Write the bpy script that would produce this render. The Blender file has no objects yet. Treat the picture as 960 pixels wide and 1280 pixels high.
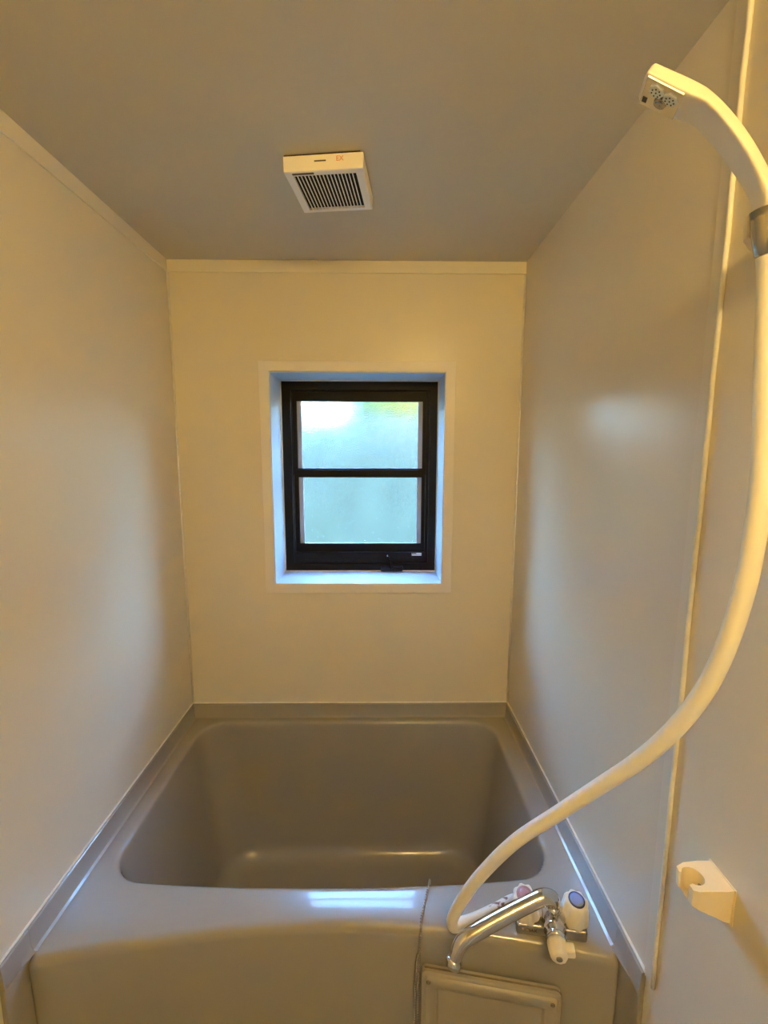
import bpy, bmesh, math, random
from mathutils import Vector, Matrix
random.seed(4)
C = bpy.context.scene.collection
SC = bpy.context.scene

# ------------------------------------------------------------------ camera
cam_d = bpy.data.cameras.new('camera')
cam_d.sensor_fit = 'HORIZONTAL'
cam_d.sensor_width = 36.0
cam_d.lens = 551.4 / 960 * 36.0
cam_d.clip_start = 0.02
cam = bpy.data.objects.new('camera', cam_d)
C.objects.link(cam)
_r = Vector((0.99995, -0.01015, 0.00224))
_d = Vector((0.00084, -0.13503, -0.99084))
_f = Vector((0.01036, 0.99079, -0.13502))
cam.matrix_world = Matrix(((_r.x, -_d.x, -_f.x, 0.6495), (_r.y, -_d.y, -_f.y, -1.4392),
                           (_r.z, -_d.z, -_f.z, 1.4684), (0, 0, 0, 1)))
SC.camera = cam

# ------------------------------------------------------------------ sky
SKY_STRENGTH = 22.0
wd = bpy.data.worlds.new('sky')
SC.world = wd
wd.use_nodes = True
wn = wd.node_tree
wn.nodes.clear()
sky = wn.nodes.new('ShaderNodeTexSky')
sky.sky_type = 'NISHITA'
sky.sun_disc = False
sky.sun_elevation = math.radians(55)
sky.sun_rotation = math.radians(200)
sky.dust_density = 0.1
sky.ozone_density = 3.0
bgn = wn.nodes.new('ShaderNodeBackground')
bgn.inputs['Strength'].default_value = SKY_STRENGTH
wo = wn.nodes.new('ShaderNodeOutputWorld')
# camera balanced for the warm lamp: daylight comes out bluer
tint = wn.nodes.new('ShaderNodeVectorMath')
tint.operation = 'MULTIPLY'
tint.inputs[1].default_value = (0.79, 1.00, 1.10)
wn.links.new(sky.outputs[0], tint.inputs[0])
wn.links.new(tint.outputs[0], bgn.inputs['Color'])
wn.links.new(bgn.outputs[0], wo.inputs['Surface'])

# ------------------------------------------------------------------ exposure
LAMP_POWER = 29.0
LAMP_COLOR = (1.0, 0.69, 0.25)
SC.view_settings.view_transform = 'Standard'
SC.view_settings.look = 'None'
SC.view_settings.exposure = -0.34
SC.view_settings.gamma = 1.0
SC.view_settings.use_curve_mapping = False
SC.cycles.max_bounces = 14
SC.cycles.diffuse_bounces = 6
SC.cycles.transmission_bounces = 10
SC.cycles.sample_clamp_indirect = 20.0
SC.cycles.use_denoising = True
SC.cycles.blur_glossy = 0.0

# ------------------------------------------------------------------ room measures (metres)
W = 1.10          # left wall x=0, right wall x=W
H = 2.046         # ceiling
FRONT = -1.90     # wall behind the camera
RIM = 0.5526      # top of the tub deck
FL = 0.600        # top of the upstand round the deck
PI = math.pi


# ------------------------------------------------------------------ materials
def mat(name, col, rough=0.5, metal=0.0, spec=0.5, coat=0.0, noise=None, bump=None, trans=0.0, ior=1.45):
    m = bpy.data.materials.new(name)
    m.use_nodes = True
    nt = m.node_tree
    b = nt.nodes['Principled BSDF']
    b.inputs['Base Color'].default_value = (*col, 1)
    b.inputs['Roughness'].default_value = rough
    b.inputs['Metallic'].default_value = metal
    b.inputs['Specular IOR Level'].default_value = spec
    b.inputs['Coat Weight'].default_value = coat
    b.inputs['Transmission Weight'].default_value = trans
    b.inputs['IOR'].default_value = ior
    tc = None
    if noise or bump:
        tc = nt.nodes.new('ShaderNodeTexCoord')
    if noise:
        scale, amt = noise
        n = nt.nodes.new('ShaderNodeTexNoise')
        n.inputs['Scale'].default_value = scale
        n.inputs['Detail'].default_value = 5
        nt.links.new(tc.outputs['Object'], n.inputs['Vector'])
        r = nt.nodes.new('ShaderNodeMapRange')
        r.inputs['From Min'].default_value = 0.3
        r.inputs['From Max'].default_value = 0.7
        r.inputs['To Min'].default_value = 1 - amt
        r.inputs['To Max'].default_value = 1 + amt * 0.3
        nt.links.new(n.outputs['Fac'], r.inputs['Value'])
        mx = nt.nodes.new('ShaderNodeVectorMath')
        mx.operation = 'SCALE'
        mx.inputs[0].default_value = col
        nt.links.new(r.outputs[0], mx.inputs['Scale'])
        nt.links.new(mx.outputs[0], b.inputs['Base Color'])
    if bump:
        scale, strength, dist = bump
        n = nt.nodes.new('ShaderNodeTexNoise')
        n.inputs['Scale'].default_value = scale
        n.inputs['Detail'].default_value = 3
        nt.links.new(tc.outputs['Object'], n.inputs['Vector'])
        bm_ = nt.nodes.new('ShaderNodeBump')
        bm_.inputs['Strength'].default_value = strength
        bm_.inputs['Distance'].default_value = dist
        nt.links.new(n.outputs['Fac'], bm_.inputs['Height'])
        nt.links.new(bm_.outputs[0], b.inputs['Normal'])
    return m


M = {
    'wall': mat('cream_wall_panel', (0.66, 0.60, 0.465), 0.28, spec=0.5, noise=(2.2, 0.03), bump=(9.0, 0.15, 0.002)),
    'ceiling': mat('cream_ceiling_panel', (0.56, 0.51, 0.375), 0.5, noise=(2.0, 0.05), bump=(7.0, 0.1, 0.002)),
    'joint': mat('cream_joint_profile', (0.68, 0.63, 0.50), 0.35),
    'caulk': mat('pale_sealant', (0.78, 0.75, 0.66), 0.4, noise=(40, 0.12)),
    'tub': mat('greige_tub_plastic', (0.30, 0.275, 0.23), 0.24, coat=0.35, noise=(3.0, 0.04), bump=(6.0, 0.06, 0.002)),
    'hatch': mat('greige_hatch_plastic', (0.34, 0.305, 0.245), 0.34, noise=(8, 0.08)),
    'stain': mat('stained_sealant', (0.23, 0.18, 0.125), 0.6, noise=(30, 0.35)),
    'trim': mat('white_window_trim', (0.72, 0.67, 0.59), 0.4),
    'recess': mat('white_recess_board', (0.50, 0.52, 0.56), 0.38),
    'black': mat('black_bronze_aluminium', (0.008, 0.0065, 0.005), 0.45, spec=0.12),
    'gasket': mat('daylit_grey_gasket', (0.30, 0.34, 0.42), 0.5),  # bluish daylight glow on the strips is put into this grey
    'chrome': mat('chrome', (0.72, 0.72, 0.73), 0.09, metal=1.0),
    'satin': mat('worn_chrome', (0.46, 0.44, 0.41), 0.22, metal=1.0),
    'white': mat('aged_white_plastic', (0.78, 0.74, 0.63), 0.32, noise=(18, 0.05)),
    'ivory': mat('ivory_plastic', (0.80, 0.68, 0.44), 0.36, noise=(20, 0.06)),
    'fan': mat('fan_white_plastic', (0.84, 0.80, 0.70), 0.4),
    'dark': mat('fan_inside_shade', (0.012, 0.009, 0.008), 0.8),
    'gap': mat('vent_gap_dark', (0.05, 0.028, 0.02), 0.7),
    'hose': mat('white_hose_plastic', (0.80, 0.77, 0.68), 0.3, bump=(60, 0.1, 0.001)),
    'red': mat('faded_red_cap', (0.36, 0.20, 0.22), 0.18, coat=0.5),
    'blue': mat('blue_cap', (0.22, 0.30, 0.62), 0.16, coat=0.5),
    'navy': mat('navy_ring', (0.05, 0.06, 0.16), 0.25),
    'orange': mat('faded_orange_ink', (0.78, 0.30, 0.13), 0.6),
    'ink': mat('brown_ink', (0.06, 0.04, 0.03), 0.6),
    'paper': mat('white_sticker', (0.85, 0.85, 0.85), 0.5),
    'greyink': mat('olive_grey_ink', (0.12, 0.10, 0.06), 0.6),
    'nozzle': mat('pale_spray_plate', (0.72, 0.78, 0.78), 0.4),
    'floor': mat('grey_bath_floor', (0.42, 0.41, 0.38), 0.5, noise=(30, 0.1), bump=(80, 0.4, 0.002)),
    'bead': mat('dull_steel_beads', (0.42, 0.40, 0.40), 0.3, metal=1.0),
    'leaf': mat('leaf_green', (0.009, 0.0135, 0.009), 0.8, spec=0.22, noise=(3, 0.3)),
    'tree_leaf': mat('yellow_leaf_green', (0.015, 0.026, 0.003), 0.85, spec=0.08, noise=(3, 0.3)),  # the tree foliage's own tone, yellower than leaf_green
    'bark': mat('bark', (0.10, 0.07, 0.05), 0.9),
    'soil': mat('garden_ground', (0.045, 0.05, 0.03), 0.9, noise=(2, 0.3)),
    'door': mat('door_white', (0.72, 0.70, 0.64), 0.45),
}


def rust_hose():
    m = mat('hose_with_rust_spots', (0.80, 0.77, 0.68), 0.3)
    nt = m.node_tree
    b = nt.nodes['Principled BSDF']
    tc = nt.nodes.new('ShaderNodeTexCoord')
    n = nt.nodes.new('ShaderNodeTexNoise')
    n.inputs['Scale'].default_value = 85
    n.inputs['Detail'].default_value = 2
    nt.links.new(tc.outputs['Object'], n.inputs['Vector'])
    th = nt.nodes.new('ShaderNodeMapRange')
    th.inputs['From Min'].default_value = 0.54
    th.inputs['From Max'].default_value = 0.62
    nt.links.new(n.outputs['Fac'], th.inputs['Value'])
    # spots only on the length of hose lying on the tub deck behind the hot tap
    sep = nt.nodes.new('ShaderNodeSeparateXYZ')
    nt.links.new(tc.outputs['Object'], sep.inputs[0])
    zr = nt.nodes.new('ShaderNodeMapRange')
    zr.inputs['From Min'].default_value = 0.60
    zr.inputs['From Max'].default_value = 0.585
    nt.links.new(sep.outputs['Z'], zr.inputs['Value'])
    xr = nt.nodes.new('ShaderNodeMapRange')
    xr.inputs['From Min'].default_value = 0.855
    xr.inputs['From Max'].default_value = 0.885
    nt.links.new(sep.outputs['X'], xr.inputs['Value'])
    m1 = nt.nodes.new('ShaderNodeMath'); m1.operation = 'MULTIPLY'
    m2 = nt.nodes.new('ShaderNodeMath'); m2.operation = 'MULTIPLY'
    nt.links.new(th.outputs[0], m1.inputs[0]); nt.links.new(zr.outputs[0], m1.inputs[1])
    nt.links.new(m1.outputs[0], m2.inputs[0]); nt.links.new(xr.outputs[0], m2.inputs[1])
    mx = nt.nodes.new('ShaderNodeMix'); mx.data_type = 'RGBA'
    mx.inputs['A'].default_value = (0.80, 0.77, 0.68, 1)
    mx.inputs['B'].default_value = (0.22, 0.11, 0.08, 1)
    nt.links.new(m2.outputs[0], mx.inputs['Factor'])
    nt.links.new(mx.outputs['Result'], b.inputs['Base Color'])
    return m


M['rusthose'] = rust_hose()


def frosted():
    m = bpy.data.materials.new('pebbled_frosted_glass')
    m.use_nodes = True
    nt = m.node_tree
    b = nt.nodes['Principled BSDF']
    b.inputs['Base Color'].default_value = (0.93, 0.98, 0.97, 1)
    b.inputs['Transmission Weight'].default_value = 1.0
    b.inputs['Roughness'].default_value = 0.16
    b.inputs['IOR'].default_value = 1.45
    tc = nt.nodes.new('ShaderNodeTexCoord')
    v = nt.nodes.new('ShaderNodeTexNoise')
    v.inputs['Scale'].default_value = 260
    v.inputs['Detail'].default_value = 1
    nt.links.new(tc.outputs['Object'], v.inputs['Vector'])
    bp = nt.nodes.new('ShaderNodeBump')
    bp.inputs['Strength'].default_value = 0.25
    bp.inputs['Distance'].default_value = 0.0015
    nt.links.new(v.outputs['Fac'], bp.inputs['Height'])
    nt.links.new(bp.outputs[0], b.inputs['Normal'])
    return m


M['glass'] = frosted()


def emission(name, col, strength):
    m = bpy.data.materials.new(name)
    m.use_nodes = True
    nt = m.node_tree
    nt.nodes.clear()
    e = nt.nodes.new('ShaderNodeEmission')
    e.inputs['Color'].default_value = (*col, 1)
    e.inputs['Strength'].default_value = strength
    o = nt.nodes.new('ShaderNodeOutputMaterial')
    nt.links.new(e.outputs[0], o.inputs['Surface'])
    return m


# ------------------------------------------------------------------ helpers
def obj(name, bm, m, parent=None, smooth=False, bevel=0.0, seg=2, doubles=False):
    if doubles:
        bmesh.ops.remove_doubles(bm, verts=bm.verts, dist=1e-5)
    bmesh.ops.recalc_face_normals(bm, faces=bm.faces)
    me = bpy.data.meshes.new(name)
    bm.to_mesh(me)
    bm.free()
    o = bpy.data.objects.new(name, me)
    C.objects.link(o)
    me.materials.append(M[m] if isinstance(m, str) else m)
    if smooth:
        for p in me.polygons:
            p.use_smooth = True
    if bevel:
        b = o.modifiers.new('bevel', 'BEVEL')
        b.width = bevel
        b.segments = seg
        b.limit_method = 'ANGLE'
        b.angle_limit = math.radians(35)
        for p in me.polygons:
            p.use_smooth = True
        b.harden_normals = True
    if parent:
        o.parent = parent
    return o


def tag(o, label=None, cat=None, group=None, kind=None):
    if label: o['label'] = label
    if cat: o['category'] = cat
    if group: o['group'] = group
    if kind: o['kind'] = kind
    return o


def empty(name, loc=(0, 0, 0), rz=0.0):
    e = bpy.data.objects.new(name, None)
    e.empty_display_size = 0.03
    C.objects.link(e)
    e.location = loc
    e.rotation_euler = (0, 0, rz)
    return e


def box(bm, x0, x1, y0, y1, z0, z1, mtx=None):
    vs = [bm.verts.new(Vector(p) if mtx is None else mtx @ Vector(p)) for p in
          ((x0, y0, z0), (x1, y0, z0), (x1, y1, z0), (x0, y1, z0), (x0, y0, z1), (x1, y0, z1), (x1, y1, z1), (x0, y1, z1))]
    for f in ((0, 3, 2, 1), (4, 5, 6, 7), (0, 1, 5, 4), (1, 2, 6, 5), (2, 3, 7, 6), (3, 0, 4, 7)):
        bm.faces.new([vs[i] for i in f])


def BX(*a, mtx=None):
    bm = bmesh.new()
    box(bm, *a, mtx=mtx)
    return bm


def bridge(bm, a, b, closed=True):
    n = len(a)
    for i in range(n if closed else n - 1):
        j = (i + 1) % n
        bm.faces.new((a[i], a[j], b[j], b[i]))


def loft(loops, cap0=True, cap1=True, bm=None):
    bm = bm or bmesh.new()
    vl = [[bm.verts.new(p) for p in L] for L in loops]
    for a, b in zip(vl, vl[1:]):
        bridge(bm, a, b)
    if cap0: bm.faces.new(vl[0][::-1])
    if cap1: bm.faces.new(vl[-1])
    return bm


def catmull(pts, n=8):
    P = [Vector(p) for p in pts]
    P = [2 * P[0] - P[1]] + P + [2 * P[-1] - P[-2]]
    out = []
    for i in range(1, len(P) - 2):
        p0, p1, p2, p3 = P[i - 1:i + 3]
        for k in range(n):
            t = k / n
            out.append(0.5 * ((2 * p1) + (p2 - p0) * t + (2 * p0 - 5 * p1 + 4 * p2 - p3) * t * t
                              + (3 * p1 - p0 - 3 * p2 + p3) * t ** 3))
    out.append(P[-2])
    return out


def tube(pts, r, seg=16, bm=None, cap=True):
    """round tube along pts; r a number or a list"""
    pts = [Vector(p) for p in pts]
    rs = r if isinstance(r, (list, tuple)) else [r] * len(pts)
    t0 = (pts[1] - pts[0]).normalized()
    up = Vector((0, 0, 1)) if abs(t0.z) < 0.9 else Vector((0, 1, 0))
    nrm = t0.cross(up).normalized()
    loops = []
    for i, p in enumerate(pts):
        t = (pts[min(i + 1, len(pts) - 1)] - pts[max(i - 1, 0)]).normalized()
        nrm = (nrm - t * nrm.dot(t)).normalized()
        b = t.cross(nrm)
        loops.append([p + (nrm * math.cos(a) + b * math.sin(a)) * rs[i]
                      for a in [2 * PI * k / seg for k in range(seg)]])
    return loft(loops, cap, cap, bm)


def lathe(profile, seg=32, mtx=None, bm=None, ripple=None):
    """profile: list of (radius, height) round local z; ripple(a, i) scales the radius"""
    loops = []
    for i, (r, z) in enumerate(profile):
        L = []
        for k in range(seg):
            a = 2 * PI * k / seg
            rr = max(r, 1e-5) * (ripple(a, i) if ripple else 1)
            v = Vector((rr * math.cos(a), rr * math.sin(a), z))
            L.append(mtx @ v if mtx else v)
        loops.append(L)
    return loft(loops, True, True, bm)


def axis_mtx(origin, direction):
    return Matrix.Translation(Vector(origin)) @ Vector(direction).normalized().to_track_quat('Z', 'Y').to_matrix().to_4x4()


def text_obj(name, body, size, mtx, m, parent, extrude=0.0003):
    cu = bpy.data.curves.new(name, 'FONT')
    cu.body = body
    cu.size = size
    cu.extrude = extrude
    cu.align_x = 'CENTER'
    cu.align_y = 'CENTER'
    t = bpy.data.objects.new(name, cu)
    C.objects.link(t)
    bpy.context.view_layer.update()
    me = bpy.data.meshes.new_from_object(t.evaluated_get(bpy.context.evaluated_depsgraph_get()))
    bpy.data.objects.remove(t)
    me.transform(mtx)
    me.materials.clear()
    me.materials.append(M[m])
    o = bpy.data.objects.new(name, me)
    C.objects.link(o)
    if parent: o.parent = parent
    return o


def struct(name, bm, m, **k):
    return tag(obj(name, bm, m, **k), kind='structure')


# ------------------------------------------------------------------ room shell
T = 0.15
# window opening in the back wall: x .300-.860, z 1.028-1.718
WX0, WX1, WZ0, WZ1 = 0.300, 0.860, 1.028, 1.718
bm = bmesh.new()
xs, zs = [-T, WX0, WX1, W + T], [-0.2, WZ0, WZ1, H + 0.2]
grid = {}
for yi, y in enumerate((0.0, T + 0.05)):
    for i, x in enumerate(xs):
        for j, z in enumerate(zs):
            grid[yi, i, j] = bm.verts.new((x, y, z))
for yi in (0, 1):
    for i in range(3):
        for j in range(3):
            if (i, j) != (1, 1):
                bm.faces.new([grid[yi, a, b] for a, b in ((i, j), (i + 1, j), (i + 1, j + 1), (i, j + 1))])
ring = [(1, 1), (2, 1), (2, 2), (1, 2)]
for k in range(4):
    a, b = ring[k], ring[(k + 1) % 4]
    bm.faces.new((grid[0, a[0], a[1]], grid[0, b[0], b[1]], grid[1, b[0], b[1]], grid[1, a[0], a[1]]))
outer = [(0, 0), (3, 0), (3, 3), (0, 3)]
for k in range(4):
    a, b = outer[k], outer[(k + 1) % 4]
    bm.faces.new((grid[0, a[0], a[1]], grid[1, a[0], a[1]], grid[1, b[0], b[1]], grid[0, b[0], b[1]]))
struct('wall_back', bm, 'wall')
struct('wall_left', BX(-T, 0, FRONT - T, 0, -0.2, H + 0.2), 'wall')
struct('wall_right', BX(W, W + T, FRONT - T, 0, -0.2, H + 0.2), 'wall')
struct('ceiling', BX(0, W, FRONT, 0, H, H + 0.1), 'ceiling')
struct('floor', BX(0, W, FRONT, 0, -0.1, 0), 'floor')
DX0, DX1, DZ1 = 0.06, 0.72, 1.82
bm = bmesh.new()
box(bm, 0, DX0, FRONT - T, FRONT, 0, H)
box(bm, DX1, W, FRONT - T, FRONT, 0, H)
box(bm, DX0, DX1, FRONT - T, FRONT, DZ1, H)
struct('wall_front', bm, 'wall')
door = tag(empty('door_1', (DX0, FRONT, 0)), kind='structure')
bm = bmesh.new()
box(bm, 0, 0.04, -0.06, 0.0, 0, DZ1); box(bm, DX1 - DX0 - 0.04, DX1 - DX0, -0.06, 0.0, 0, DZ1)
box(bm, 0.04, DX1 - DX0 - 0.04, -0.06, 0.0, DZ1 - 0.04, DZ1)
obj('door_frame', bm, 'joint', door)
obj('door_leaf', BX(0.04, DX1 - DX0 - 0.04, -0.05, -0.02, 0.0, DZ1 - 0.04), 'door', door)
obj('door_handle', tube([(0.56, -0.02, 0.95), (0.56, 0.03, 0.95), (0.48, 0.03, 0.95)], 0.009), 'chrome', door, smooth=True)

# cornice strips, joint profile and sealant lines
struct('trim_1', BX(0.0, W, -0.004, 0, H - 0.036, H), 'joint', bevel=0.0012)
struct('trim_2', BX(0, 0.004, FRONT, -0.0045, H - 0.036, H), 'joint', bevel=0.0012)
struct('trim_3', BX(W - 0.0025, W, -0.833, -0.809, 0.595, H), 'joint', bevel=0.001)
bm = tube([(W - 0.003, -0.833, z) for z in [0.600 + k * (H - 0.600) / 24 for k in range(25)]], 0.0033, 10)
for v in bm.verts:
    v.co.y += 0.0006 * math.sin(v.co.z * 21) + 0.0004 * math.sin(v.co.z * 53)
struct('trim_4', bm, 'caulk', smooth=True)
for n, x in ((5, 0.0022), (6, W - 0.0022)):
    struct('trim_%d' % n, tube([(x, -0.0022, FL), (x, -0.0022, H - 0.036)], 0.003, 8), 'caulk', smooth=True)
bm = bmesh.new()
box(bm, 0, W, -0.0032, 0, FL - 0.0005, FL + 0.0028)
box(bm, 0, 0.0032, -0.80, 0, FL - 0.0005, FL + 0.0028)
box(bm, W - 0.0032, W, -0.812, 0, FL - 0.0005, FL + 0.0028)
struct('trim_7', bm, 'caulk')

# ------------------------------------------------------------------ window
win = tag(empty('window_1', (0, 0, 0)), kind='structure')
D0, D1 = 0.150, 0.205      # frame depth range behind the wall face
TR = 0.0325


def ring_bm(x0, x1, z0, z1, w, y0, y1, wb=None, wt=None, wl=None, wr=None):
    """picture-frame ring with mitred corners"""
    wb = w if wb is None else wb; wt = w if wt is None else wt
    wl = w if wl is None else wl; wr = w if wr is None else wr
    bm = bmesh.new()
    O = [(x0, z0), (x1, z0), (x1, z1), (x0, z1)]
    I = [(x0 + wl, z0 + wb), (x1 - wr, z0 + wb), (x1 - wr, z1 - wt), (x0 + wl, z1 - wt)]
    V = {}
    for k, (L) in enumerate((O, I)):
        for i, (x, z) in enumerate(L):
            for j, y in enumerate((y0, y1)):
                V[k, i, j] = bm.verts.new((x, y, z))
    for i in range(4):
        n = (i + 1) % 4
        bm.faces.new((V[0, i, 0], V[0, n, 0], V[1, n, 0], V[1, i, 0]))
        bm.faces.new((V[0, i, 1], V[1, i, 1], V[1, n, 1], V[0, n, 1]))
        bm.faces.new((V[0, i, 0], V[0, i, 1], V[0, n, 1], V[0, n, 0]))
        bm.faces.new((V[1, i, 0], V[1, n, 0], V[1, n, 1], V[1, i, 1]))
    return bm


obj('window_trim', ring_bm(WX0 - TR + 0.002, WX1 + TR - 0.002, WZ0 - TR + 0.003, WZ1 + TR, TR - 0.001, -0.006, 0.0), 'trim', win, bevel=0.0012)
bm = bmesh.new()
box(bm, WX0, WX0 + 0.003, -0.004, D0, WZ0, WZ1)
box(bm, WX1 - 0.003, WX1, -0.004, D0, WZ0, WZ1)
box(bm, WX0, WX1, -0.004, D0, WZ0, WZ0 + 0.003)
box(bm, WX0, WX1, -0.004, D0, WZ1 - 0.003, WZ1)
obj('recess_lining', bm, 'recess', win)
obj('sealant_line', ring_bm(WX0 + 0.003, WX1 - 0.003, WZ0 + 0.003, WZ1 - 0.003, 0.003, D0 - 0.003, D0), 'caulk', win)
# outer aluminium frame
obj('window_frame', ring_bm(WX0 + 0.003, WX1 - 0.003, WZ0 + 0.002, WZ1 - 0.002, 0.0, D0, D1 + 0.02, wb=0.030, wt=0.034, wl=0.034, wr=0.030), 'black', win, bevel=0.002)
obj('inner_frame', ring_bm(WX0 + 0.030, WX1 - 0.030, WZ0 + 0.026, WZ1 - 0.030, 0.0, D0 + 0.010, D1 + 0.01, wb=0.012, wt=0.010, wl=0.010, wr=0.014), 'black', win, bevel=0.0015)
# bands below the lower pane
bm = bmesh.new()
box(bm, WX0 + 0.04, WX1 - 0.04, D0 + 0.006, D1, WZ0 + 0.034, WZ0 + 0.072)
obj('bottom_rail', bm, 'black', win, bevel=0.002)
GX0, GX1 = 0.370, 0.788
S0 = D0 + 0.018
for nm, z0, z1, wb, wt, dy in (('upper_sash', 1.385, WZ1 - 0.038, 0.024, 0.034, 0.0), ('lower_sash', 1.100, 1.400, 0.030, 0.024, 0.010)):
    s = obj(nm, ring_bm(GX0 - 0.034, GX1 + 0.030, z0, z1, 0, S0 + dy - 0.004, S0 + dy + 0.016, wb=wb, wt=wt, wl=0.019, wr=0.014), 'black', win, bevel=0.0012)
    g = obj('gasket', ring_bm(GX0 - 0.0155, GX1 + 0.0165, z0 + wb - 0.001, z1 - wt + 0.001, 0, S0 + dy + 0.003, S0 + dy + 0.012,
                              wb=0.002, wt=0.002, wl=0.016, wr=0.017), 'gasket', s)
    obj('pane', BX(GX0 - 0.004, GX1 + 0.004, S0 + dy + 0.006, S0 + dy + 0.011, z0 + wb - 0.003, z1 - wt + 0.003), 'glass', s)
obj('meeting_rail', BX(GX0 - 0.022, GX1 + 0.022, S0 - 0.010, S0 + 0.004, 1.379, 1.4045), 'black', win, bevel=0.0015)
# cam latch at the bottom right of the middle
latch = obj('latch', BX(0.655, 0.735, D0 - 0.016, D0 + 0.008, WZ0 + 0.006, WZ0 + 0.024), 'black', win, bevel=0.003)
obj('latch_lever', tube(catmull([(0.694, D0 - 0.014, 1.046), (0.688, D0 - 0.022, 1.066), (0.679, D0 - 0.020, 1.092)], 5), [0.007] * 6 + [0.0052] * 5, 10), 'black', latch, smooth=True)
obj('lever_tip', lathe([(0.0015, 0), (0.003, 0.001), (0.0015, 0.003)], 10, axis_mtx((0.679, D0 - 0.0255, 1.094), (0, -1, 0.3))), 'chrome', latch, smooth=True)
st = obj('maker_sticker', BX(0.769, 0.805, D0 + 0.0045, D0 + 0.0060, 1.0885, 1.0985), 'paper', win)
bm = bmesh.new()
box(bm, 0.7695, 0.8045, D0 + 0.0040, D0 + 0.0046, 1.0925, 1.0940)
box(bm, 0.7695, 0.7860, D0 + 0.0040, D0 + 0.0046, 1.0955, 1.0984)
obj('sticker_print', bm, 'ink', st)


# ------------------------------------------------------------------ bathtub
def interp(tab, x):
    if x <= tab[0][0]: return tab[0][1]
    for (a, b), (c, d) in zip(tab, tab[1:]):
        if x <= c:
            return b + (d - b) * (x - a) / (c - a)
    return tab[-1][1]


def front_y(x):
    """line of the deck's front edge: it bows towards the window in the middle"""
    u = (x - 0.57) / 0.57
    return -0.6965 - (0.060 if u < 0 else 0.078) * abs(u) ** 1.9


def rloop(x0, x1, yb, fy, r, z, ns=24, nc=8):
    """rounded rectangle: back edge y=yb, front edge y=fy(x); same vertex count always"""
    pts = []
    def side(a, b, n):
        for k in range(n):
            pts.append((a[0] + (b[0] - a[0]) * k / n, a[1] + (b[1] - a[1]) * k / n))
    def corner(cx, cy, a0, rx):
        for k in range(nc):
            a = a0 + (PI / 2) * k / nc
            pts.append((cx + rx * math.cos(a), cy + rx * math.sin(a)))
    # back side, going +x -> -x ; start at right-back
    yfL, yfR = fy(x0 + r), fy(x1 - r)
    side((x1, yfR + r), (x1, yb - r), ns)
    corner(x1 - r, yb - r, 0, r)
    side((x1 - r, yb), (x0 + r, yb), ns)
    corner(x0 + r, yb - r, PI / 2, r)
    side((x0, yb - r), (x0, yfL + r), ns)
    corner(x0 + r, yfL + r, PI, r)
    for k in range(ns):
        x = x0 + r + (x1 - x0 - 2 * r) * k / ns
        pts.append((x, fy(x)))
    corner(x1 - r, yfR + r, 1.5 * PI, r)
    return [Vector((x, y, z)) for x, y in pts]


tub = tag(empty('bathtub', (W / 2, -0.36, 0)), 'greige plastic bathtub with bowed front deck, built in under the window', 'bathtub')


def shift(bm, e):
    for v in bm.verts: v.co -= Vector(e)
    return bm


TL = tub.location
loops = []
def ofy(d): return lambda x: front_y(x) + d
# outside: from the floor up, round the deck edge, over the deck, into the basin
X0, X1 = 0.0088, W - 0.0088
loops.append(rloop(X0, X1, -0.006, ofy(0.010), 0.011, 0.0))
loops.append(rloop(X0, X1, -0.006, ofy(0.004), 0.011, 0.30))
loops.append(rloop(X0, X1, -0.006, ofy(0.0), 0.011, RIM - 0.018))
for k in range(1, 7):
    a = PI / 2 * k / 6
    d = 0.018 * (1 - math.cos(a))
    loops.append(rloop(X0 + d * 0.3, X1 - d * 0.3, -0.006 - d * 0.3, ofy(d), 0.011, RIM - 0.018 * (1 - math.sin(a))))
loops.append(rloop(X0 + 0.02, X1 - 0.02, -0.02, ofy(0.04), 0.024, RIM + 0.0008))
def open_fy(d):
    def f(x):
        u = (x - 0.545) / 0.49
        return -0.617 + 0.024 * abs(u) ** 2.4 + d
    return f
OX0, OX1, OYB = 0.056, 1.034, -0.040
for d, z, r in ((-0.012, RIM + 0.0004, 0.086), (-0.005, RIM - 0.0006, 0.084), (-0.001, RIM - 0.003, 0.082), (0.0015, RIM - 0.008, 0.081),
                (0.003, RIM - 0.02, 0.081)):
    loops.append(rloop(OX0 + d, OX1 - d, OYB - d, open_fy(d), r, z))
for t in (0.25, 0.5, 0.75, 1.0):
    z = RIM - 0.02 - t * 0.385
    loops.append(rloop(OX0 + 0.003 + 0.075 * t, OX1 - 0.003 - 0.060 * t, OYB - 0.003 - 0.042 * t, open_fy(0.003 + 0.05 * t), 0.081 + 0.034 * t, z))
zb = RIM - 0.405
for k in range(1, 7):
    a = PI / 2 * k / 6
    d = 0.055 * (1 - math.cos(a)); h = 0.055 * math.sin(a)
    loops.append(rloop(OX0 + 0.078 + d, OX1 - 0.063 - d, OYB - 0.045 - d, open_fy(0.053 + d), 0.115 - d * 0.5, zb - h))
loops.append(rloop(OX0 + 0.20, OX1 - 0.19, OYB - 0.16, open_fy(0.16), 0.05, zb - 0.0565))
bm = loft(loops, False, True)
obj('tub_shell', shift(bm, TL), 'tub', tub, smooth=True)

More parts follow.
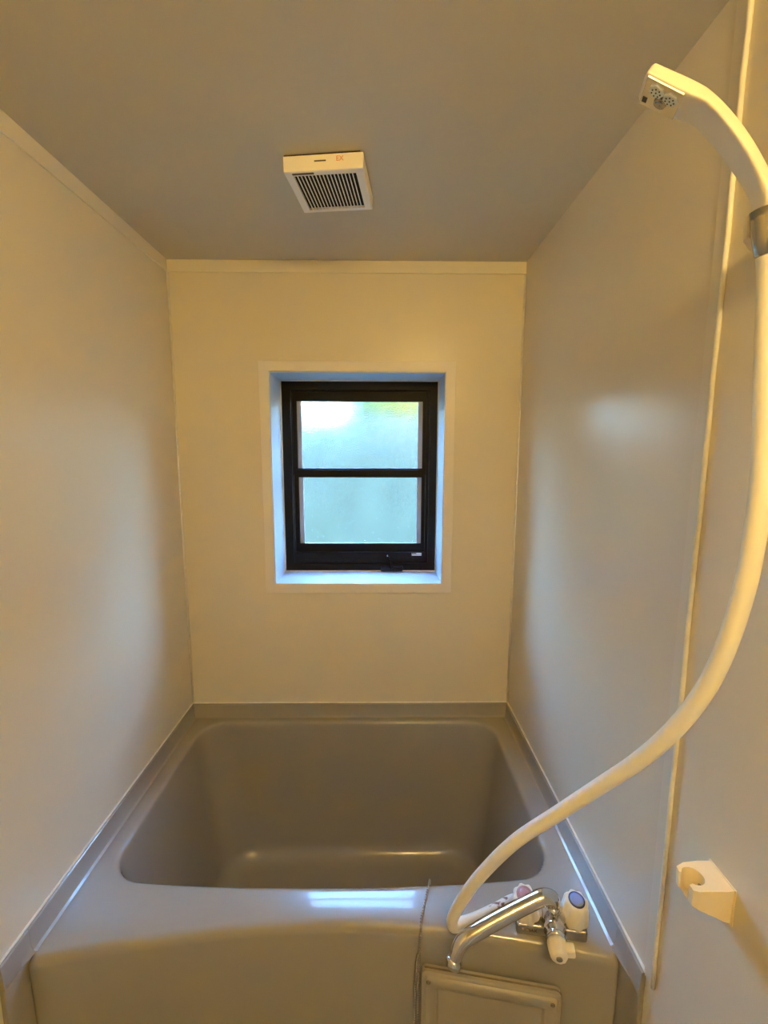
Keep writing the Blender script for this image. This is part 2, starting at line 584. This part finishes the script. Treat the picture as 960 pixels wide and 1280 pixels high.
# upstand against the walls (with its return down the side walls at the front)
def upstand(side):
    bm = bmesh.new()
    prof = [(0.000, FL), (0.0052, FL), (0.0075, FL - 0.002), (0.0085, RIM + 0.012), (0.0115, RIM + 0.003), (0.018, RIM - 0.0005), (0.0, RIM - 0.001)]
    if side == 'back':
        loft([[Vector((x, -a - 0.001, z)) for a, z in prof] for x in (0.002, W - 0.002)], bm=bm)
    else:
        s, o = (1, 0.0) if side == 'left' else (-1, W)
        ye = -0.796 if side == 'left' else -0.812
        ys = [-0.003, -0.4, -0.735]
        loft([[Vector((o + s * a, y, z)) for a, z in prof] for y in ys], bm=bm)
        prof2 = prof[:3] + [(0.0095, RIM + 0.012), (0.0100, RIM + 0.003), (0.0100, RIM - 0.0005), (0.0, RIM - 0.001)]
        loft([[Vector((o + s * a, y, z)) for a, z in (prof if y > -0.74 else prof2)] for y in (-0.735, -0.760 if s > 0 else -0.785, ye)], bm=bm)
        # vertical return strip on the wall
        d = [(0, ye), (0.0075, ye), (0.0095, ye + 0.003), (0.010, -0.735), (0.0, -0.735)]
        loft([[Vector((o + s * a, y, z)) for a, y in d] for z in (0.0, RIM + 0.003)], bm=bm)
    return shift(bm, TL)
for s in ('back', 'left', 'right'):
    obj('upstand', upstand(s), 'tub', tub, bevel=0.0008)

# access panel screwed on the apron below the taps
ang = math.atan2(-0.042, 0.254)
hatch = empty('tmp')
bpy.data.objects.remove(hatch)
HM = Matrix.Translation(Vector((0.733, -0.7095, 0.4785))) @ Matrix.Rotation(ang, 4, 'Z')
HW, HH = 0.2575, 0.33
def rrect(x0, x1, z0, z1, r, y, nc=5):
    P = []
    for cx, cz, a0 in ((x1 - r, z1 - r, 0), (x0 + r, z1 - r, PI / 2), (x0 + r, z0 + r, PI), (x1 - r, z0 + r, 1.5 * PI)):
        for k in range(nc + 1):
            a = a0 + PI / 2 * k / nc
            P.append(HM @ Vector((cx + r * math.cos(a), y, cz + r * math.sin(a))))
    return P
L = []
for d, y in ((0.0, 0.006), (0.0, -0.007), (0.002, -0.009), (0.006, -0.0095), (0.0075, -0.0125), (0.010, -0.014), (0.024, -0.014),
             (0.0255, -0.0128), (0.0295, -0.0122), (0.033, -0.006)):
    L.append(rrect(d, HW - d, -HH + d, -d, max(0.010 - d * 0.25, 0.003), y))
bm = loft(L, True, True)
hatch = obj('access_panel', shift(bm, TL), 'hatch', tub, smooth=True)
hatch.data.polygons[-1].use_smooth = False
mb = hatch.modifiers.new('e', 'EDGE_SPLIT'); mb.split_angle = math.radians(40)
for sx, sz in ((0.0135, -0.0155), (HW - 0.0165, -0.0155), (0.0135, -HH + 0.016), (HW - 0.0165, -HH + 0.016)):
    m_ = Matrix.Translation(-TL) @ HM @ axis_mtx((sx, -0.0138, sz), (0, -1, 0))
    bm = lathe([(0.0042, 0), (0.0042, 0.0008), (0.003, 0.0016), (0.0012, 0.0016), (0.0010, 0.0007)], 14, m_)
    obj('screw', bm, 'satin', hatch, smooth=True)
# old brown sealant stain line along the top and right of the panel
bm = tube([Matrix.Translation(-TL) @ HM @ Vector(p) for p in ((0.005, -0.001, 0.0008), (HW - 0.008, -0.001, 0.0008), (HW - 0.0005, -0.001, -0.006), (HW + 0.0008, -0.001, -0.02), (HW + 0.0006, -0.001, -0.30))], 0.0016, 6)
obj('panel_sealant', bm, 'stain', tub, smooth=True)

# ------------------------------------------------------------------ ball chain hanging over the deck
bm = bmesh.new()
def chain_pts():
    y_ap = lambda z: front_y(0.727) - 0.0022
    path = [Vector((0.7600, -0.6000, RIM - 0.012)), Vector((0.7590, -0.6035, RIM - 0.001)), Vector((0.7575, -0.609, RIM + 0.0030))]
    path += [Vector((0.7575 + (0.7320 - 0.7575) * t, -0.609 + (-0.688 + 0.609) * t, RIM + 0.0034)) for t in (0.25, 0.5, 0.75, 1.0)]
    y0 = front_y(0.73)
    path += [Vector((0.7300, y0 - 0.0005, RIM - 0.004)), Vector((0.7286, y0 - 0.0026, RIM - 0.018)), Vector((0.7272, y0 - 0.0024, 0.48)),
             Vector((0.7262, y0 - 0.0022, 0.38)), Vector((0.7256, y0 - 0.0025, 0.27)), Vector((0.7230, y0 - 0.0025, 0.262))]
    path2 = [Vector((0.7203, y0 - 0.0025, 0.27)), Vector((0.7198, y0 - 0.0030, 0.38)), Vector((0.7215, y0 - 0.0032, 0.455)), Vector((0.7250, y0 - 0.0060, 0.505))]
    return path + path2
P = catmull(chain_pts(), 40)
step, acc, last = 0.0052, 0.0, P[0]
cent = [P[0]]
for p in P[1:]:
    acc += (p - last).length
    last = p
    if acc >= step:
        cent.append(p); acc = 0
oc = [Vector(v) for v in ((1, 0, 0), (-1, 0, 0), (0, 1, 0), (0, -1, 0), (0, 0, 1), (0, 0, -1))]
for c in cent:
    r = bmesh.ops.create_icosphere(bm, subdivisions=1, radius=0.0026, matrix=Matrix.Translation(c))
tube(P[::6], 0.0005, 5, bm=bm)
ch = obj('plug_chain', bm, 'bead', smooth=True)
tag(ch, 'thin steel ball chain hanging over the bathtub deck beside the access panel', 'chain')

# ------------------------------------------------------------------ faucet
FA = math.atan2(-0.018, 0.126)
FO = Vector((0.981, -0.700, RIM + 0.0008))
fa = tag(empty('bath_faucet', FO, FA), 'chrome two-handle faucet with long swivel spout on the bathtub deck corner', 'faucet')
obj('base_plate', BX(-0.066, 0.064, -0.024, 0.026, 0.0, 0.024), 'satin', fa, bevel=0.005, seg=3)
FI = (Matrix.Translation(FO) @ Matrix.Rotation(FA, 4, 'Z')).inverted()
def f_(x, y, z): return FI @ Vector((x, y, z))
# body: dome with a barrel to the front
bm = lathe([(0.0225, 0.02), (0.0225, 0.036), (0.020, 0.044), (0.0155, 0.048), (0.0150, 0.052), (0.0160, 0.054), (0.0160, 0.058), (0.013, 0.060)], 28, axis_mtx((0.004, -0.006, 0), (0, 0, 1)))
lathe([(0.017, 0.0), (0.018, 0.018), (0.0200, 0.022), (0.0200, 0.027), (0.0165, 0.031), (0.0165, 0.034), (0.0180, 0.036), (0.0180, 0.041), (0.012, 0.043)], 28, axis_mtx((0.002, -0.010, 0.036), (-0.06, -1, -0.10)), bm=bm)
obj('faucet_body', bm, 'chrome', fa, smooth=True)
# short side arms of the body to the valves
obj('valve_arm', tube([(-0.036, 0.0, 0.030), (0.036, 0.0, 0.030)], 0.0125, 18), 'chrome', fa, smooth=True)
def rip(a, i): return 1.0 + 0.07 * math.cos(8 * a) if i >= 1 else 1.0
def handle(u, top, cap, nm):
    h0 = Vector((u, 0.0, 0.0245))
    m_ = axis_mtx(h0, Vector(top) - h0)
    Lh = (Vector(top) - h0).length
    prof = [(0.0165, 0.0), (0.0235, 0.003), (0.0250, 0.010), (0.0240, 0.022), (0.0228, Lh * 0.62), (0.0218, Lh * 0.86), (0.0200, Lh * 0.96), (0.0176, Lh), (0.0150, Lh + 0.0004)]
    h = obj('handle', lathe(prof, 64, m_, ripple=rip), 'white', fa, smooth=True)
    tag(h, nm)
    obj('cap_ring', lathe([(0.0148, Lh - 0.001), (0.0148, Lh + 0.0014), (0.0125, Lh + 0.0020)], 32, m_), 'navy' if cap == 'blue' else 'red', h, smooth=True)
    obj('cap', lathe([(0.0125, Lh), (0.0122, Lh + 0.0024), (0.008, Lh + 0.0036), (0.0002, Lh + 0.004)], 32, m_), cap, h, smooth=True)
handle(-0.0440, (-0.0520, -0.012, 0.076), 'red', 'white fluted handle with faded red cap')
handle(0.0440, (0.0450, -0.006, 0.072), 'blue', 'white fluted handle with blue cap')
# diverter knob on the front barrel
kd = Vector((-0.06, -1, -0.10))
k0 = Vector((0.002, -0.010, 0.036)) + kd.normalized() * 0.041
m_ = axis_mtx(k0, kd)
kb = lathe([(0.0120, 0.0), (0.0165, 0.002), (0.0172, 0.007), (0.0165, 0.017), (0.0150, 0.024), (0.0125, 0.028), (0.0070, 0.0285)], 40, m_,
           ripple=lambda a, i: 1 + 0.03 * math.cos(10 * a))
kn = obj('diverter_knob', kb, 'white', fa, smooth=True)
obj('knob_wing', BX(0.010, 0.029, -0.009, 0.009, 0.005, 0.022, mtx=m_ @ Matrix.Rotation(math.radians(10), 4, 'Z')), 'white', kn, bevel=0.004, seg=3)
obj('knob_screw', lathe([(0.0055, 0.0275), (0.0055, 0.0298), (0.0025, 0.0296)], 16, m_), 'satin', kn, smooth=True)
# swivel spout
sp = catmull([f_(*p) for p in ((0.980, -0.713, 0.608), (0.9795, -0.7135, 0.622), (0.974, -0.715, 0.634), (0.958, -0.718, 0.6385), (0.935, -0.721, 0.6320),
                               (0.865, -0.734, 0.6085), (0.822, -0.744, 0.5930), (0.803, -0.749, 0.5835), (0.7915, -0.754, 0.570), (0.786, -0.758, 0.557))], 6)
nS = len(sp)
obj('spout', tube(sp, [0.0125 if i < 8 else (0.0138 if i < 38 else 0.0138 - 0.0018 * (i - 38) / (nS - 38)) for i in range(nS)], 24), 'chrome', fa, smooth=True)
ds = (sp[-1] - sp[-3]).normalized()
obj('spout_nozzle', lathe([(0.0110, -0.004), (0.0140, -0.002), (0.0150, 0.003), (0.0140, 0.010), (0.0115, 0.0125), (0.0090, 0.0125), (0.0085, 0.004)], 24, axis_mtx(sp[-1], ds)), 'chrome', fa, smooth=True)
obj('spout_nut', lathe([(0.0135, 0.056), (0.0150, 0.058), (0.0150, 0.064), (0.0125, 0.066)], 8 * 3, axis_mtx((0.0005, -0.0125, 0), (0, 0, 1))), 'chrome', fa, smooth=True)
# hose outlet behind the hot tap
oc0, oc1 = f_(0.975, -0.682, 0.589), f_(0.950, -0.668, 0.581)
obj('hose_outlet', tube([oc0, (oc0 + oc1) / 2, oc1], 0.0138, 20), 'chrome', fa, smooth=True)
# print on the base plate
TM = Matrix.Translation(Vector((-0.0385, -0.0242, 0.0135))) @ Matrix.Rotation(PI / 2, 4, 'X')
text_obj('lettering', 'INAX', 0.0085, TM, 'ink', fa)
bm = lathe([(0.0022, 0), (0.0020, 0.0006)], 12, axis_mtx((-0.055, -0.0241, 0.0165), (0, -1, 0)))
obj('red_mark', bm, 'red', fa)

# ------------------------------------------------------------------ wall hooks
HKX, HKY = 1.0600, -0.936
def make_hook(z_top, label):
    root = tag(empty('shower_hook', (W, HKY, z_top)), label, 'hook', 'shower hooks on the right wall')
    # plan outline with the open C-shaped seat; local x negative = away from the wall
    cx, cy, r = HKX - W, 0.0, 0.0128
    g0, g1 = math.radians(158), math.radians(232)
    plan = [(0.0, 0.0215), (0.0, -0.0205), (-0.010, -0.0215), (-0.046, -0.0215), (-0.0535, -0.0195), (-0.0535, -0.012)]
    arc = []
    n = 22
    a0, a1 = g1, g0 + 2 * PI       # from the near lip round the wall side to the far lip
    for k in range(n + 1):
        a = a0 + (a1 - a0) * k / n
        arc.append((cx + r * math.cos(a), cy + r * math.sin(a)))
    plan += arc
    plan += [(-0.0545, 0.0065), (-0.0525, 0.014), (-0.040, 0.0195), (-0.020, 0.0215)]
    bm = bmesh.new()
    def zbot(x): return -0.049 + (-x / 0.0535) ** 1.25 * 0.026
    top = [bm.verts.new((x, y, 0.0)) for x, y in plan]
    bot = [bm.verts.new((x * 0.985, y * 0.94, zbot(x))) for x, y in plan]
    bridge(bm, top, bot)
    f1 = bm.faces.new(top); f2 = bm.faces.new(bot[::-1])
    bmesh.ops.triangulate(bm, faces=[f1, f2])
    b = obj('hook_body', bm, 'ivory', root)
    bv = b.modifiers.new('bevel', 'BEVEL'); bv.width = 0.0011; bv.segments = 2; bv.limit_method = 'ANGLE'; bv.angle_limit = math.radians(40)
    # wall plate with its screw seen through the seat
    obj('wall_plate', BX(-0.002, 0, -0.0225, 0.0235, -0.051, 0.0015), 'ivory', root, bevel=0.001)
    obj('hook_screw', lathe([(0.003, 0), (0.003, 0.002), (0.001, 0.0024)], 12, axis_mtx((-0.0265, 0.002, -0.018), (-1, 0, 0))), 'satin', root)
    return root
make_hook(0.920, 'empty ivory shower hook low on the right wall, with a long shadow below it')
make_hook(1.722, 'ivory shower hook high on the right wall, holding the shower head')

# ------------------------------------------------------------------ shower head
sh = tag(empty('hand_shower', (1.052, -0.948, 1.70)), 'white curved hand shower with square chrome face, held high on the right wall', 'shower head')
SL = sh.location
# lines of the side that faces the room: lower/near edge, upper/outer edge; width across
YN = -0.965
N = [(0.9072, 1.8284), (0.9451, 1.8122), (0.9621, 1.8055), (0.9785, 1.7910), (0.9957, 1.7707), (1.0090, 1.7507), (1.0215, 1.7255), (1.0245, 1.7110)]
O = [(0.9154, 1.8400), (0.9547, 1.8254), (0.9703, 1.8166), (0.9901, 1.8002), (1.0106, 1.7779), (1.0267, 1.7559), (1.0416, 1.7315), (1.0475, 1.7150)]
Wd = [0.042, 0.042, 0.042, 0.039, 0.036, 0.032, 0.028, 0.026]
Tl = [0.33, 0.33, 0.33, 0.28, 0.24, 0.20, 0.18, 0.16]
SH = [0, 0, 0.002, 0.004, 0.0065, 0.009, 0.0115, 0.0120]
Nd = catmull([(a + d, YN, b) for (a, b), d in zip(N, SH)], 5)
Od = catmull([(a + d * 0.5, YN, b) for (a, b), d in zip(O, SH)], 5)
Wdd = catmull([(w, t, i) for i, (w, t) in enumerate(zip(Wd, Tl))], 5)
def across(t): return Vector((t, 0.945, 0.09)).normalized()
bvec = across(0.33)
loops = []
nn = len(Nd)
for i, (pn, po, wt) in enumerate(zip(Nd, Od, Wdd)):
    bv_ = across(wt.y)
    w = wt.x
    c = (pn + po) / 2 + bv_ * w / 2
    ex = (po - pn) / 2
    ey = bv_ * w / 2
    t = i / (nn - 1)
    e = 5.5 if t < 0.5 else 5.5 - 2.8 * (t - 0.5) / 0.5    # squarish head to rounder neck
    L = []
    for k in range(48):
        th = 2 * PI * (k + 0.5) / 48
        cs, sn = math.cos(th), math.sin(th)
        L.append(c + ex * math.copysign(abs(cs) ** (2 / e), cs) + ey * math.copysign(abs(sn) ** (2 / e), sn))
    if i == 0:
        d0 = (Nd[0] - Nd[1]).normalized()
        for s_, q in ((0.85, 0.0026), (0.96, 0.0012)):
            loops.append([c + (p - c) * s_ + d0 * q for p in L])
    loops.append(L)
bm = loft(loops)
obj('shower_handle', shift(bm, SL), 'white', sh, smooth=True)
# chrome face plate on the underside of the head
A, B = Nd[0].copy(), Nd[5].copy()
ux = (B - A).normalized()
uz = ux.cross(bvec).normalized()
if uz.z > 0: uz = -uz
FM = Matrix(((ux.x, bvec.x, uz.x, A.x), (ux.y, bvec.y, uz.y, A.y), (ux.z, bvec.z, uz.z, A.z), (0, 0, 0, 1)))
FM = Matrix.Translation(-SL) @ FM
fl = (B - A).length
plate = obj('face_plate', BX(0.0005, fl - 0.0005, 0.0022, 0.0415, -0.003, 0.0007, mtx=FM), 'chrome', sh, bevel=0.0006)
for cxp, cyp in ((0.0140, 0.0135), (0.0300, 0.0155)):
    m_ = FM @ Matrix.Translation((cxp, cyp, 0.0007))
    sc_ = obj('spray_rosette', lathe([(0.0078, 0.0), (0.0076, 0.0012), (0.0066, 0.0016)], 36, m_, ripple=lambda a, i: 1 + 0.07 * math.cos(7 * a)), 'nozzle', plate, smooth=False)
    bm = bmesh.new()
    for k in range(8):
        a = 2 * PI * k / 7
        rr = 0.0047 if k < 7 else 0
        lathe([(0.0008, 0.0015), (0.0008, 0.0021)], 8, m_ @ Matrix.Translation((rr * math.cos(a), rr * math.sin(a), 0)), bm=bm)
    tag(obj('spray_holes', bm, 'ink', plate), kind='stuff')
obj('selector_button', lathe([(0.0068, 0), (0.0062, 0.0018), (0.003, 0.0024), (0.001, 0.0018)], 28, FM @ Matrix.Translation((0.0215, 0.0265, 0.0007))), 'satin', plate, smooth=True)
obj('selector_mark', BX(0.0025, 0.0075, 0.029, 0.036, 0.0006, 0.0012, mtx=FM), 'ink', plate)
# chrome socket at the neck
ce = (Nd[-1] + Od[-1]) / 2 + across(0.16) * 0.013
sdir = Vector((0.22, 0.06, -1)).normalized()
m_ = Matrix.Translation(-SL) @ axis_mtx(ce - sdir * 0.004, sdir)
obj('neck_socket', lathe([(0.0115, 0.0), (0.0138, 0.001), (0.0137, 0.012), (0.0132, 0.030), (0.0120, 0.044), (0.0105, 0.046)], 28, m_), 'satin', sh, smooth=True)
hose_top = ce + sdir * 0.040

# ------------------------------------------------------------------ shower hose
hp = [hose_top, hose_top + sdir * 0.03 + Vector((0, 0.001, 0)), (1.0644, -0.955, 1.5416), (1.0664, -0.960, 1.4735), (1.0642, -0.965, 1.4041), (1.0593, -0.965, 1.3228),
      (1.0515, -0.955, 1.2378), (1.0420, -0.940, 1.1741), (1.0270, -0.916, 1.1095), (1.0060, -0.885, 1.0449), (0.9764, -0.850, 0.9790), (0.9340, -0.815, 0.9040),
      (0.8790, -0.777, 0.8149), (0.8304, -0.745, 0.7149), (0.8002, -0.724, 0.6342), (0.7890, -0.713, 0.5860), (0.7930, -0.7090, 0.5665), (0.8080, -0.703, 0.5650), (0.8450, -0.692, 0.5655),
      (0.8900, -0.674, 0.5660), (0.9200, -0.664, 0.5700), (0.9500, -0.668, 0.5805)]
hc = catmull(hp, 10)
bm = tube(hc, 0.0106, 20)
ho = obj('shower_hose', bm, 'rusthose', smooth=True)
tag(ho, 'long white shower hose hanging down the right wall and looping to the faucet', 'hose')

# ------------------------------------------------------------------ ceiling fan vent
VR = math.atan2(-0.017, 0.158)
va = tag(empty('ceiling_vent', (0.5465, -0.4175, H), VR), 'small square white ceiling exhaust vent with slotted grille', 'vent')
hw, hd, vh = 0.0795, 0.0755, 0.032
bm = bmesh.new()
# shell: four tapering sides and a rim round the grille
gx, gy = 0.0632, 0.0625
def vr(x, y, z): return [Vector((-x, -y, z)), Vector((x, -y, z)), Vector((x, y, z)), Vector((-x, y, z))]
def vo(x, y, z, dy): return [v + Vector((0, dy, 0)) for v in vr(x, y, z)]
bm = loft([vr(hw - 0.002, hd - 0.002, -0.0035), vr(hw, hd, -0.0035), vr(hw - 0.0005, hd - 0.0005, -vh + 0.001), vr(hw - 0.003, hd - 0.003, -vh), vo(gx, gy, -vh, 0.001), vo(gx, gy, -vh + 0.005, 0.001)], False, False)
obj('vent_cover', bm, 'fan', va)
obj('vent_base', BX(-hw + 0.004, hw - 0.004, -hd + 0.004, hd - 0.004, -0.0135, 0.0, ), 'gap', va)
obj('vent_gap_shade', BX(-hw + 0.0012, hw - 0.006, -hd + 0.0012, hd - 0.004, -0.0045, -0.0002), 'gap', va)  # solid box filling the gap; the gap's shade is put into its brown
obj('dark_inside_block', BX(-hw + 0.0035, hw - 0.0035, -hd + 0.0035, hd - 0.0035, -vh + 0.0052, -0.0137), 'dark', va)  # solid block behind the slats; shade inside is put into its near-black
slot = 2 * gx / 17
me = None
for k in range(16):
    x = -gx + slot * (k + 1)
    s = obj('slat', BX(-0.0010, 0.0010, -gy + 0.001, gy + 0.001, -vh + 0.0002, -vh + 0.0022), 'fan', va) if me is None else bpy.data.objects.new('slat', me)
    if me is None: me = s.data
    else:
        C.objects.link(s); s.parent = va
    s.location = (x, 0, 0)
text_obj('lettering', 'EX', 0.0125, Matrix.Translation((0.0335, -hd - 0.0002, -0.0125)) @ Matrix.Rotation(PI / 2, 4, 'X'), 'orange', va)
obj('cover_ridge', BX(-0.017, 0.006, -hd - 0.0012, -hd + 0.001, -0.0155, -0.0138), 'greyink', va)
obj('label_strip', BX(-0.064, -0.020, -hd + 0.0045, -hd + 0.0105, -vh - 0.0003, -vh + 0.0002), 'greyink', va)

# ------------------------------------------------------------------ wall lamp behind the camera
LX, LY, LZ, LR = 0.90, FRONT + 0.11, 1.93, 0.060
la = tag(empty('wall_lamp', (LX, FRONT, LZ)), 'round glowing bathroom lamp on the wall above the door side', 'lamp')
obj('lamp_base', lathe([(0.055, 0), (0.055, 0.02), (0.035, 0.045), (0.030, 0.055)], 28, axis_mtx((0, 0, 0), (0, 1, 0))), 'white', la, smooth=True)
area = 4 * PI * LR * LR
M['lamp'] = emission('lamp_glow', LAMP_COLOR, LAMP_POWER / (PI * area))
bm = bmesh.new()
bmesh.ops.create_uvsphere(bm, u_segments=24, v_segments=14, radius=LR, matrix=Matrix.Translation((0, LY - FRONT, 0)))
obj('lamp_globe', bm, 'lamp', la, smooth=True)

# ------------------------------------------------------------------ garden outside the frosted panes
tag(obj('ground', BX(-8, 9, 0.3, 14, -0.6, -0.5), 'soil'), kind='structure')
def tree(x, y, zc, rx, rz, label, seed):  # height shaped, and the outer trees added, to block low sky light
    random.seed(seed)
    t = tag(empty('garden_tree', (x, y, -0.5)), label, 'tree')
    bm = bmesh.new()
    for k in range(30):
        a = random.uniform(0, 2 * PI); q = random.uniform(0, 1) ** 0.5
        c = Vector((rx * 0.7 * q * math.cos(a), rx * 0.45 * q * math.sin(a), zc + 0.5 + rz * random.uniform(-0.75, 0.75)))
        r = bmesh.ops.create_icosphere(bm, subdivisions=3, radius=rx * random.uniform(0.34, 0.5), matrix=Matrix.Translation(c))
        for v in r['verts']:
            d = v.co - c
            v.co = c + d * (1 + random.uniform(-0.12, 0.12))
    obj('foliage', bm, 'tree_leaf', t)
    obj('trunk', tube([(0, 0, 0), (0.03, 0, zc * 0.5 + 0.2), (0, 0, zc + 0.5)], 0.09, 10), 'bark', t, smooth=True)
tree(1.25, 5.6, 3.0, 1.30, 1.9, 'tall leafy green garden tree straight behind the frosted window', 3)
tree(4.35, 5.6, 3.0, 1.25, 1.9, 'tall green garden tree farthest right, added out of view to block low sky light', 7)
tree(-3.6, 5.6, 2.8, 1.25, 1.8, 'tall green garden tree farthest left, added out of view to block low sky light', 9)
# clipped leafy bank added to block horizon light under the tree crowns, skin uneven
bm = bmesh.new()
NXH, prof = 90, [(-0.40, -0.5), (-0.42, 0.2), (-0.40, 0.9), (-0.36, 1.50), (-0.25, 1.76), (0.0, 1.84), (0.25, 1.76), (0.36, 1.45), (0.40, 0.5), (0.40, -0.5)]
rows = []
for i in range(NXH + 1):
    x = -6.5 + 13.5 * i / NXH
    rows.append([bm.verts.new((x, 3.4 + a + random.uniform(-0.05, 0.05), z + (random.uniform(-0.06, 0.06) if z > 0 else 0))) for a, z in prof])
for a, b in zip(rows, rows[1:]):
    bridge(bm, a, b, closed=False)
bm.faces.new(rows[0]); bm.faces.new(rows[-1][::-1])
tag(obj('added_hedge', bm, 'leaf'), 'long clipped green foliage added to block horizon light, blurred through the frosted window', 'added_hedge')
